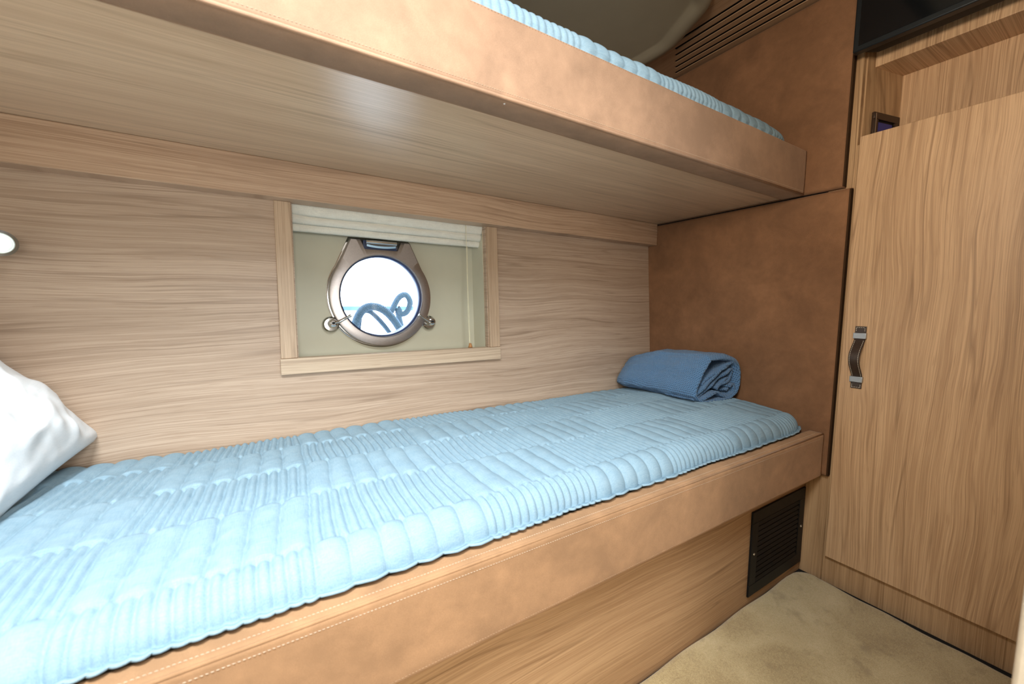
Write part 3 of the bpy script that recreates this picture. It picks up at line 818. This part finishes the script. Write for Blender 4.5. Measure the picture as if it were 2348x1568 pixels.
    sheet('fold', [(1.285, Z + .010), (1.33, Z + .026), (1.375, Z + .034), (1.40, Z + .020), (1.43, Z + .012), (1.462, Z + .028), (1.458, Z + .055), (1.43, Z + .048)], 0.828, 0.95, 0.008, 7.0)
    sheet('fold', [(1.30, Z + .062), (1.34, Z + .090), (1.38, Z + .108), (1.42, Z + .122), (1.445, Z + .126)], 0.834, 0.95, 0.008, 11.0)
    sheet('fold', [(1.39, Z + .040), (1.41, Z + .062), (1.435, Z + .080), (1.455, Z + .072), (1.452, Z + .05), (1.43, Z + .032)], 0.842, 0.95, 0.007, 17.0)
    return bl
blanket()

# ------------------------------------------------------------------ pillow
def pillow():
    bm = bmesh.new(); n = 90; G = []
    W_, H_, T_ = 0.62, 0.44, 0.085
    c = Vector((-0.505, 0.92, 0.705))
    ax = Vector((0.12, 0.98, 0.20)).normalized()           # long axis runs across the bunk
    nr = Vector((0.80, -0.14, 0.62)).normalized(); nr = (nr - ax * nr.dot(ax)).normalized()
    up = nr.cross(ax).normalized()
    if up.z < 0: up = -up
    for side in (1, -1):
        S = []
        for i in range(n + 1):
            row = []
            for j in range(n + 1):
                a = -1 + 2 * i / n; b = -1 + 2 * j / n
                # corners stick out as ears, sides curve in
                pa = a * (1 - 0.10 * (1 - abs(a) ** 2) * 0 - 0.07 * (1 - b * b)); pb = b * (1 - 0.09 * (1 - a * a))
                f = max(0.0, (1 - a ** 4)) ** 0.55 * max(0.0, (1 - b ** 4)) ** 0.55
                wr = fbm(a * 2.2, b * 2.2, side * 3.0, 3) * 0.018 + 0.009 * max(0, 1 - 4 * abs(noise.noise(Vector((a * 1.3 - b * 2.4, a * 1.5 + b * 1.0, 4.0 + side))))) + 0.010 * (1 - abs(noise.noise(Vector((a * 3 + b * 1.5, b * 1.2 - a, side))))*3) * (abs(a * b)) 
                h = side * (T_ * f + wr * f)
                p = c + ax * (pa * W_ / 2) + up * (pb * H_ / 2) + nr * h
                if p.z < 0.560: p.z = 0.560 + (p.z - 0.560) * 0.03
                row.append(bm.verts.new(p))
            S.append(row)
        for i in range(n):
            for j in range(n):
                q = (S[i][j], S[i + 1][j], S[i + 1][j + 1], S[i][j + 1]); bm.faces.new(q if side > 0 else q[::-1])
    bmesh.ops.remove_doubles(bm, verts=bm.verts, dist=0.0004); bmesh.ops.recalc_face_normals(bm, faces=bm.faces)
    return tag(mesh('pillow', bm, 'pillow', smooth=True), 'white pillow leaning at the head end of the lower bunk', 'pillow')
pillow()

# ------------------------------------------------------------------ window surround, recess
win = thing('window_1', None, None, (0.37, 1.22, 0.71), kind='structure')
def leaning(bm, x0, x1, z0, z1, o0, o1):
    hexa(bm, [(x0, hull_y(z0, o0), z0), (x1, hull_y(z0, o0), z0), (x1, hull_y(z0, o1), z0), (x0, hull_y(z0, o1), z0),
              (x0, hull_y(z1, o0), z1), (x1, hull_y(z1, o0), z1), (x1, hull_y(z1, o1), z1), (x0, hull_y(z1, o1), z1)])
bm = bmesh.new(); leaning(bm, 0.031, 0.070, 0.7535, 1.1712, -0.010, 0.025); mesh('window_stile', bm, 'frame_oak_v', win, bevel=0.0012)
bm = bmesh.new(); leaning(bm, 0.666, 0.7055, 0.7535, 1.1712, -0.010, 0.025); mesh('window_stile', bm, 'frame_oak_v', win, bevel=0.0012)
bm = bmesh.new(); leaning(bm, 0.029, 0.7055, 0.7100, 0.7530, -0.013, 0.022); mesh('window_sill', bm, 'frame_oak_h', win, bevel=0.0012)
# recess liner: sides, floor and head in cream, back skin pierced by the port
OB = 0.088
bm = bmesh.new()
def quad(pts): bm.faces.new([bm.verts.new(p) for p in pts])
def hp(x, z, o): return (x, hull_y(z, o), z)
xl, xr, zb, zt = 0.071, 0.6645, 0.728, 1.22
xbr = 0.652
quad([hp(xl, zb, .0251), hp(xl, zt, .0251), hp(xl, zt, OB), hp(xl, zb, OB)])
quad([hp(xr, zb, .0251), hp(xbr, zb, OB), hp(xbr, zt, OB), hp(xr, zt, .0251)])
quad([hp(xl, zb, .0251), hp(xl, zb, OB), hp(xbr, zb, OB), hp(xr, zb, .0251)])
quad([hp(xl, zt, .0251), hp(xr, zt, .0251), hp(xbr, zt, OB), hp(xl, zt, OB)])
mesh('recess_side', bm, 'cream', win)
PCX, PCZ = 0.3245, 0.9255
def hpt(a, r, o):
    x = PCX + r * math.cos(a); z = PCZ + r * math.sin(a); return hp(x, z, o)
bm = bmesh.new(); n = 128
def rect_r(a):
    ca, sa = math.cos(a), math.sin(a); t = 9
    if ca > 1e-9: t = min(t, (xbr - PCX) / ca)
    if ca < -1e-9: t = min(t, (xl - PCX) / ca)
    if sa > 1e-9: t = min(t, (zt - PCZ) / sa)
    if sa < -1e-9: t = min(t, (zb - PCZ) / sa)
    return t
cor = [math.atan2(z - PCZ, x - PCX) % (2 * math.pi) for x in (xl, xbr) for z in (zb, zt)]
angs = sorted(set([2 * math.pi * k / n for k in range(n)] + cor))
A = [bm.verts.new(hpt(a, 0.140, OB)) for a in angs]; B = [bm.verts.new(hpt(a, rect_r(a), OB)) for a in angs]; Cc = [bm.verts.new(hpt(a, 0.140, OB + 0.10)) for a in angs]
for i in range(len(angs)):
    j = (i + 1) % len(angs); bm.faces.new((A[i], A[j], B[j], B[i])); bm.faces.new((A[j], A[i], Cc[i], Cc[j]))
# outer hull skin so daylight only enters by the port
D = [bm.verts.new(hpt(a, 0.9 , OB + 0.10)) for a in angs]
for i in range(len(angs)):
    j = (i + 1) % len(angs); bm.faces.new((Cc[i], Cc[j], D[j], D[i]))
o = mesh('recess_back', bm, 'cream', win)

# ------------------------------------------------------------------ porthole
pt = thing('porthole', 'round stainless steel porthole with hinged frame and two latches in the cream recess', 'porthole', (0.32, 1.315, 0.765))
FY = 0.062                                    # front face offset of the moving frame
def outline(a, Ro=0.158, grow=0.0):
    ca, sa = math.cos(a), math.sin(a)
    def inside(x, z):
        c = x * x + z * z <= (Ro + grow) ** 2
        tr = False
        if 0 <= z <= 0.176 + grow:
            # trapezoid flank, tangent to the circle
            t = (z - 0.088) / (0.176 - 0.088); half = 0.1312 + (0.092 - 0.1312) * t
            if z > 0.088: tr = abs(x) <= half + grow
        return c or tr
    lo = 0.05; r = 0.05
    while r < 0.30 and inside(ca * r, sa * r): r += 0.004
    a_, b_ = r - 0.004, r
    for _ in range(14):
        m_ = (a_ + b_) / 2
        if inside(ca * m_, sa * m_): a_ = m_
        else: b_ = m_
    return a_
def notch_r(a, r, g=0.0):
    ca, sa = math.cos(a), math.sin(a)
    if sa <= 0: return r
    if abs(ca * r) < 0.2:
        # rectangular notch for the hinge: |x|<.053, z>.146
        rz = 0.1465 / sa
        if abs(ca * rz) < 0.052: return min(r, rz)
        if abs(ca * r) < 0.052: return min(r, max(rz, 0.0))
    return r
n = 720
angs = [2 * math.pi * k / n for k in range(n)]
ro = [notch_r(a, outline(a)) for a in angs]
def PP(a, r, o): 
    x = PCX - 0.002 + r * math.cos(a); z = PCZ + r * math.sin(a); return (x, hull_y(z, o), z)
bm = bmesh.new(); RG = 0.1285
prof = [('i', RG - 0.0005, FY + 0.022), ('i', RG, FY + 0.003), ('i', RG + 0.0025, FY), ('o', -0.0035, FY), ('o', -0.0008, FY + 0.0012), ('o', 0, FY + 0.004), ('o', 0, FY + 0.024)]
rings = []
for kind, r, o in prof: rings.append([bm.verts.new(PP(a, r if kind == 'i' else ro[i] + r, o)) for i, a in enumerate(angs)])
for A, B in zip(rings, rings[1:]):
    for k in range(n): bm.faces.new((A[k], A[(k + 1) % n], B[(k + 1) % n], B[k]))
bmesh.ops.recalc_face_normals(bm, faces=bm.faces)
mesh('hinged_frame', bm, 'steel', pt, smooth=True).data.set_sharp_from_angle(angle=math.radians(25))
# fixed flange behind
bm = bmesh.new(); rings = []
for kind, r, o in [('i', 0.1385, 0.10), ('i', 0.1385, FY + 0.0255), ('o', 0.000, FY + 0.0245), ('o', 0.0055, FY + 0.0252), ('o', 0.0065, OB - 0.0002)]:
    rings.append([bm.verts.new(PP(a, r if kind == 'i' else outline(a) + r, o)) for i, a in enumerate(angs)])
for A, B in zip(rings, rings[1:]):
    for k in range(n): bm.faces.new((A[k], A[(k + 1) % n], B[(k + 1) % n], B[k]))
bmesh.ops.recalc_face_normals(bm, faces=bm.faces)
mesh('mounting_flange', bm, 'chrome', pt, smooth=True).data.set_sharp_from_angle(angle=math.radians(25))
NRM = Vector((0, -1, 0.0663)).normalized()
def ringm(name, r0, r1, o0, o1, mat):
    bm = bmesh.new(); rings = []
    for r, o in ((r1, o0), (r0, o0), (r0 - 0.001, o1), (r1, o1), (r1, o0)):
        rings.append([bm.verts.new(PP(2 * math.pi * k / 128, r, o)) for k in range(128)])
    for A, B in zip(rings, rings[1:]):
        for k in range(128): bm.faces.new((A[k], A[(k + 1) % 128], B[(k + 1) % 128], B[k]))
    bmesh.ops.recalc_face_normals(bm, faces=bm.faces); return mesh(name, bm, mat, pt, smooth=True)
g = ringm('gasket', RG - 0.0035, RG + 0.0005, FY + 0.010, FY + 0.06, 'gasket'); tag(g, 'dark blue rubber gasket')
bm = bmesh.new()
A = [bm.verts.new(PP(2 * math.pi * k / 96, RG - 0.001, FY + 0.014)) for k in range(96)]; B = [bm.verts.new(PP(2 * math.pi * k / 96, RG - 0.001, FY + 0.020)) for k in range(96)]
bm.faces.new(A); bm.faces.new(B[::-1])
for k in range(96): bm.faces.new((A[(k + 1) % 96], A[k], B[k], B[(k + 1) % 96]))
mesh('glass', bm, 'glass', pt)
def P3(x, z, o): return Vector((PCX - 0.002 + x, hull_y(PCZ + z, o), PCZ + z))
# hinge: bracket with curved lip, barrel and pin heads
bm = bmesh.new()
tube(bm, [P3(-0.047, 0.168, FY - 0.003), P3(0, 0.168, FY - 0.003), P3(0.047, 0.168, FY - 0.003)], 0.0075, 20)
hg = mesh('hinge', bm, 'chrome', pt, smooth=True); hg.data.set_sharp_from_angle(angle=math.radians(40))
bm = bmesh.new(); G = []
for k in range(11):
    t = -1 + 2 * k / 10; zz = 0.1505 + 0.004 * t * t
    G.append([bm.verts.new(P3(0.045 * t, 0.166, FY + 0.004)), bm.verts.new(P3(0.045 * t, zz + 0.006, FY - 0.004)), bm.verts.new(P3(0.045 * t, zz, FY - 0.001)), bm.verts.new(P3(0.045 * t, zz, FY + 0.012)), bm.verts.new(P3(0.045 * t, 0.166, FY + 0.012))])
for A, B in zip(G, G[1:]):
    for k in range(5): bm.faces.new((A[k], A[(k + 1) % 5], B[(k + 1) % 5], B[k]))
bm.faces.new(G[0]); bm.faces.new(G[-1][::-1]); bmesh.ops.recalc_face_normals(bm, faces=bm.faces)
mesh('hinge_bracket', bm, 'chrome', pt, smooth=True).data.set_sharp_from_angle(angle=math.radians(35))
bm = bmesh.new(); box(bm, PCX - 0.054, PCX + 0.050, hull_y(PCZ + .16, FY + 0.0135), hull_y(PCZ + .16, FY + 0.0235), PCZ + 0.145, PCZ + 0.174)
mesh('hinge_shadow_plate', bm, 'gasket', pt)
def latch(sx):
    c = P3(sx * 0.1505, -0.083, FY)
    bm = bmesh.new()
    lathe(bm, [(0.0, -0.016), (0.023, -0.016), (0.0245, -0.010), (0.0235, -0.002), (0.019, 0.002), (0.0, 0.0025)], c + NRM * 0.0 + Vector((sx * 0.004, 0.012, -0.004)), NRM, 32)
    base = mesh('latch', bm, 'chrome', pt, smooth=True); base.data.set_sharp_from_angle(angle=math.radians(35))
    # clevis arms
    bm = bmesh.new()
    tube(bm, [c + NRM * 0.002 + Vector((sx * 0.004, 0, -0.006)), c + NRM * 0.016 + Vector((-sx * 0.002, 0, 0.0))], 0.0085, 16)
    lathe(bm, [(0.0, 0.0), (0.0115, 0.0), (0.0120, 0.004), (0.0105, 0.007), (0.0075, 0.008), (0.007, 0.0065), (0.0, 0.0065)], c + NRM * 0.014 + Vector((sx * 0.002, 0, 0)), NRM, 28)
    mesh('latch_barrel', bm, 'chrome', base, smooth=True).data.set_sharp_from_angle(angle=math.radians(35))
    # lever reaching over the frame with a flattened tip
    bm = bmesh.new()
    path = spline([c + NRM * 0.016 + Vector((sx * 0.002, 0, 0)), c + NRM * 0.021 + Vector((-sx * 0.014, 0, 0.004)), c + NRM * 0.024 + Vector((-sx * 0.030, 0, 0.013)), c + NRM * 0.030 + Vector((-sx * 0.046, 0, 0.022))], 6)
    tube(bm, path, lambda t: 0.0052 - 0.0022 * t + (0.0016 if t > 0.85 else 0), 12)
    mesh('latch_lever', bm, 'chrome', base, smooth=True)
    bm = bmesh.new(); lathe(bm, [(0.0, 0.0), (0.0036, 0.0), (0.0036, 0.0025), (0.0, 0.003)], c + NRM * 0.0245 + Vector((sx * 0.002, 0, 0)), NRM, 16)
    mesh('latch_screw', bm, 'black', base)
latch(-1); latch(1)

# ------------------------------------------------------------------ roman blind drawn up
bd = thing('roman_blind', 'off white roman blind drawn up in folds above the porthole', 'blind', (0.37, 1.26, 1.10))
def fold(z0, z1, depth, o, seed):
    bm = bmesh.new(); G = []; n = 120
    zt_ = z1; sec = []
    m_ = 12
    for k in range(m_ + 1):
        t = k / m_
        sec.append((o - depth * math.sin(math.pi * min(1, t * 1.0)) ** 0.7 * (0.35 + 0.65 * t), z1 + (z0 - z1) * t))
    for i in range(n + 1):
        x = 0.0735 + (0.6625 - 0.0735) * i / n; row = []
        for k, (oo, z) in enumerate(sec):
            w = noise.noise(Vector((x * 14 + seed, z * 30, seed))) * 0.0028 + noise.noise(Vector((x * 40, z * 20, seed))) * 0.0008
            row.append(bm.verts.new(hp(x, z + 0.0012 * noise.noise(Vector((x * 9, seed, 0))), oo + w)))
        G.append(row)
    for A, B in zip(G, G[1:]):
        for k in range(m_): bm.faces.new((A[k], A[k + 1], B[k + 1], B[k]))
    bmesh.ops.recalc_face_normals(bm, faces=bm.faces)
    o_ = mesh('fold', bm, 'blind', bd, smooth=True)
    s = o_.modifiers.new('thickness', 'SOLIDIFY'); s.thickness = 0.002; s.offset = 0
fold(1.146, 1.215, 0.016, 0.030, 1.0)
fold(1.124, 1.162, 0.017, 0.041, 5.0)
fold(1.104, 1.140, 0.012, 0.051, 9.0)
cx0 = 0.596
bm = bmesh.new()
tube(bm, spline([hp(cx0, 1.19, 0.012), hp(cx0, 1.05, 0.013), hp(cx0 + 0.001, 0.90, 0.018), hp(cx0 + 0.002, 0.765, 0.016)], 8), 0.0011, 8)
tube(bm, spline([hp(cx0 + 0.003, 1.10, 0.013), hp(cx0 + 0.004, 0.95, 0.018), hp(cx0 + 0.004, 0.765, 0.016)], 8), 0.0009, 8)
mesh('pull_cord', bm, 'cord', bd, smooth=True)
bm = bmesh.new(); tube(bm, [hp(cx0 + 0.003, 0.768, 0.013), hp(cx0 + 0.003, 0.760, 0.013), hp(cx0 + 0.003, 0.7535, 0.013)], lambda t: 0.004 + 0.004 * t, 14)
mesh('cord_toggle', bm, 'toggle', bd, smooth=True)

# ------------------------------------------------------------------ vent grille in the base panel
vg = thing('vent_grille', 'black louvred vent grille in the base panel of the lower bunk', 'vent', (1.36, 0.580, 0.033))
vx0, vx1, vz0, vz1 = 1.192, 1.5235, 0.033, 0.299
YV = 0.5806
bm = bmesh.new(); fr = 0.036
box(bm, vx0, vx1, YV - 0.006, YV - 0.0002, vz0, vz0 + fr); box(bm, vx0, vx1, YV - 0.006, YV - 0.0002, vz1 - fr, vz1)
box(bm, vx0, vx0 + fr, YV - 0.006, YV - 0.0002, vz0 + fr, vz1 - fr); box(bm, vx1 - fr, vx1, YV - 0.006, YV - 0.0002, vz0 + fr, vz1 - fr)
mesh('frame', bm, 'black', vg, bevel=0.0015)
boxo('backing', (vx0 + fr, vx1 - fr, YV - 0.0012, YV - 0.0002, vz0 + fr, vz1 - fr), 'dark', vg)
ns = 12
for k in range(ns):
    z = vz0 + fr + 0.008 + k * (vz1 - vz0 - 2 * fr - 0.016) / (ns - 1)
    bm = bmesh.new()
    hexa(bm, [(vx0 + fr, YV - 0.0055, z - 0.006), (vx1 - fr, YV - 0.0055, z - 0.006), (vx1 - fr, YV - 0.0040, z - 0.0065), (vx0 + fr, YV - 0.0040, z - 0.0065),
              (vx0 + fr, YV - 0.0028, z + 0.004), (vx1 - fr, YV - 0.0028, z + 0.004), (vx1 - fr, YV - 0.0014, z + 0.0035), (vx0 + fr, YV - 0.0014, z + 0.0035)])
    mesh('slat', bm, 'black', vg)
for x in (vx0 + 0.018, vx1 - 0.018):
    bm = bmesh.new(); lathe(bm, [(0.0, 0), (0.0042, 0), (0.0036, 0.0014), (0.0018, 0.0016), (0.0016, 0.0008), (0.0, 0.0008)], (x, YV - 0.006, 0.166), (0, -1, 0), 16)
    mesh('screw', bm, 'chrome', vg)

# ------------------------------------------------------------------ reading lamp on the hull wall
lp = thing('reading_lamp', 'small round chrome reading spotlight on the hull wall above the pillow', 'lamp', (-0.475, 1.235, 1.012))
bm = bmesh.new(); lathe(bm, [(0, 0), (0.024, 0), (0.024, 0.006), (0.018, 0.010), (0.006, 0.012), (0.005, 0.030), (0, 0.030)], (-0.475, hull_y(1.012), 1.012), (0, -1, 0), 28)
mesh('wall_base', bm, 'chrome', lp, smooth=True)
hc = Vector((-0.424, 1.165, 1.0105)); ha = Vector((0.36, -0.93, -0.04)).normalized()
bm = bmesh.new(); lathe(bm, [(0, -0.045), (0.014, -0.043), (0.020, -0.034), (0.0225, -0.01), (0.0225, 0.004), (0.0245, 0.007), (0.0245, 0.012), (0.0195, 0.0125), (0.0180, 0.008), (0.0, 0.007)], hc, ha, 36)
mesh('lamp_head', bm, 'chrome', lp, smooth=True).data.set_sharp_from_angle(angle=math.radians(30))
bm = bmesh.new(); lathe(bm, [(0, 0.0072), (0.0178, 0.0082), (0.014, 0.0115), (0.006, 0.0135), (0, 0.0138)], hc, ha, 30)
mesh('lens', bm, 'lens_glow', lp, smooth=True)

# ------------------------------------------------------------------ outside the porthole
tag(boxo('deck_exterior', (-1.2, 2.2, 1.45, 2.4, 0.70, 0.72), 'deck'), 'white side deck outside the porthole', 'deck')
bm = bmesh.new()
r1 = [(0.235, 1.50, 0.725), (0.262, 1.50, 0.80), (0.280, 1.50, 0.852), (0.303, 1.51, 0.882), (0.334, 1.52, 0.892), (0.369, 1.53, 0.884), (0.398, 1.53, 0.862), (0.424, 1.52, 0.826), (0.442, 1.51, 0.785), (0.452, 1.50, 0.735)]
tube(bm, spline(r1, 8), 0.0145, 12)
r2 = [(0.285, 1.56, 0.735), (0.292, 1.55, 0.82), (0.302, 1.55, 0.866), (0.330, 1.55, 0.874), (0.362, 1.56, 0.848), (0.392, 1.56, 0.812), (0.42, 1.55, 0.770), (0.45, 1.54, 0.735)]
tube(bm, spline(r2, 8), 0.0090, 12)
r3 = [(0.425, 1.60, 0.870), (0.455, 1.60, 0.925), (0.485, 1.60, 0.938), (0.502, 1.60, 0.910), (0.490, 1.60, 0.872), (0.466, 1.60, 0.862), (0.452, 1.60, 0.884), (0.46, 1.60, 0.83), (0.475, 1.60, 0.78), (0.49, 1.60, 0.735)]
tube(bm, spline(r3, 8), 0.0115, 12)
tag(mesh('mooring_rope', bm, 'rope', smooth=True), 'blue grey mooring rope looped on the deck outside the porthole', 'rope')
tag(boxo('guard_rail', (-1.5, 3.5, 3.0, 3.03, 0.852, 0.884), 'rail_far', bevel=0.004), 'long dark rail across the view through the porthole', 'rail')

bpy.context.view_layer.update()
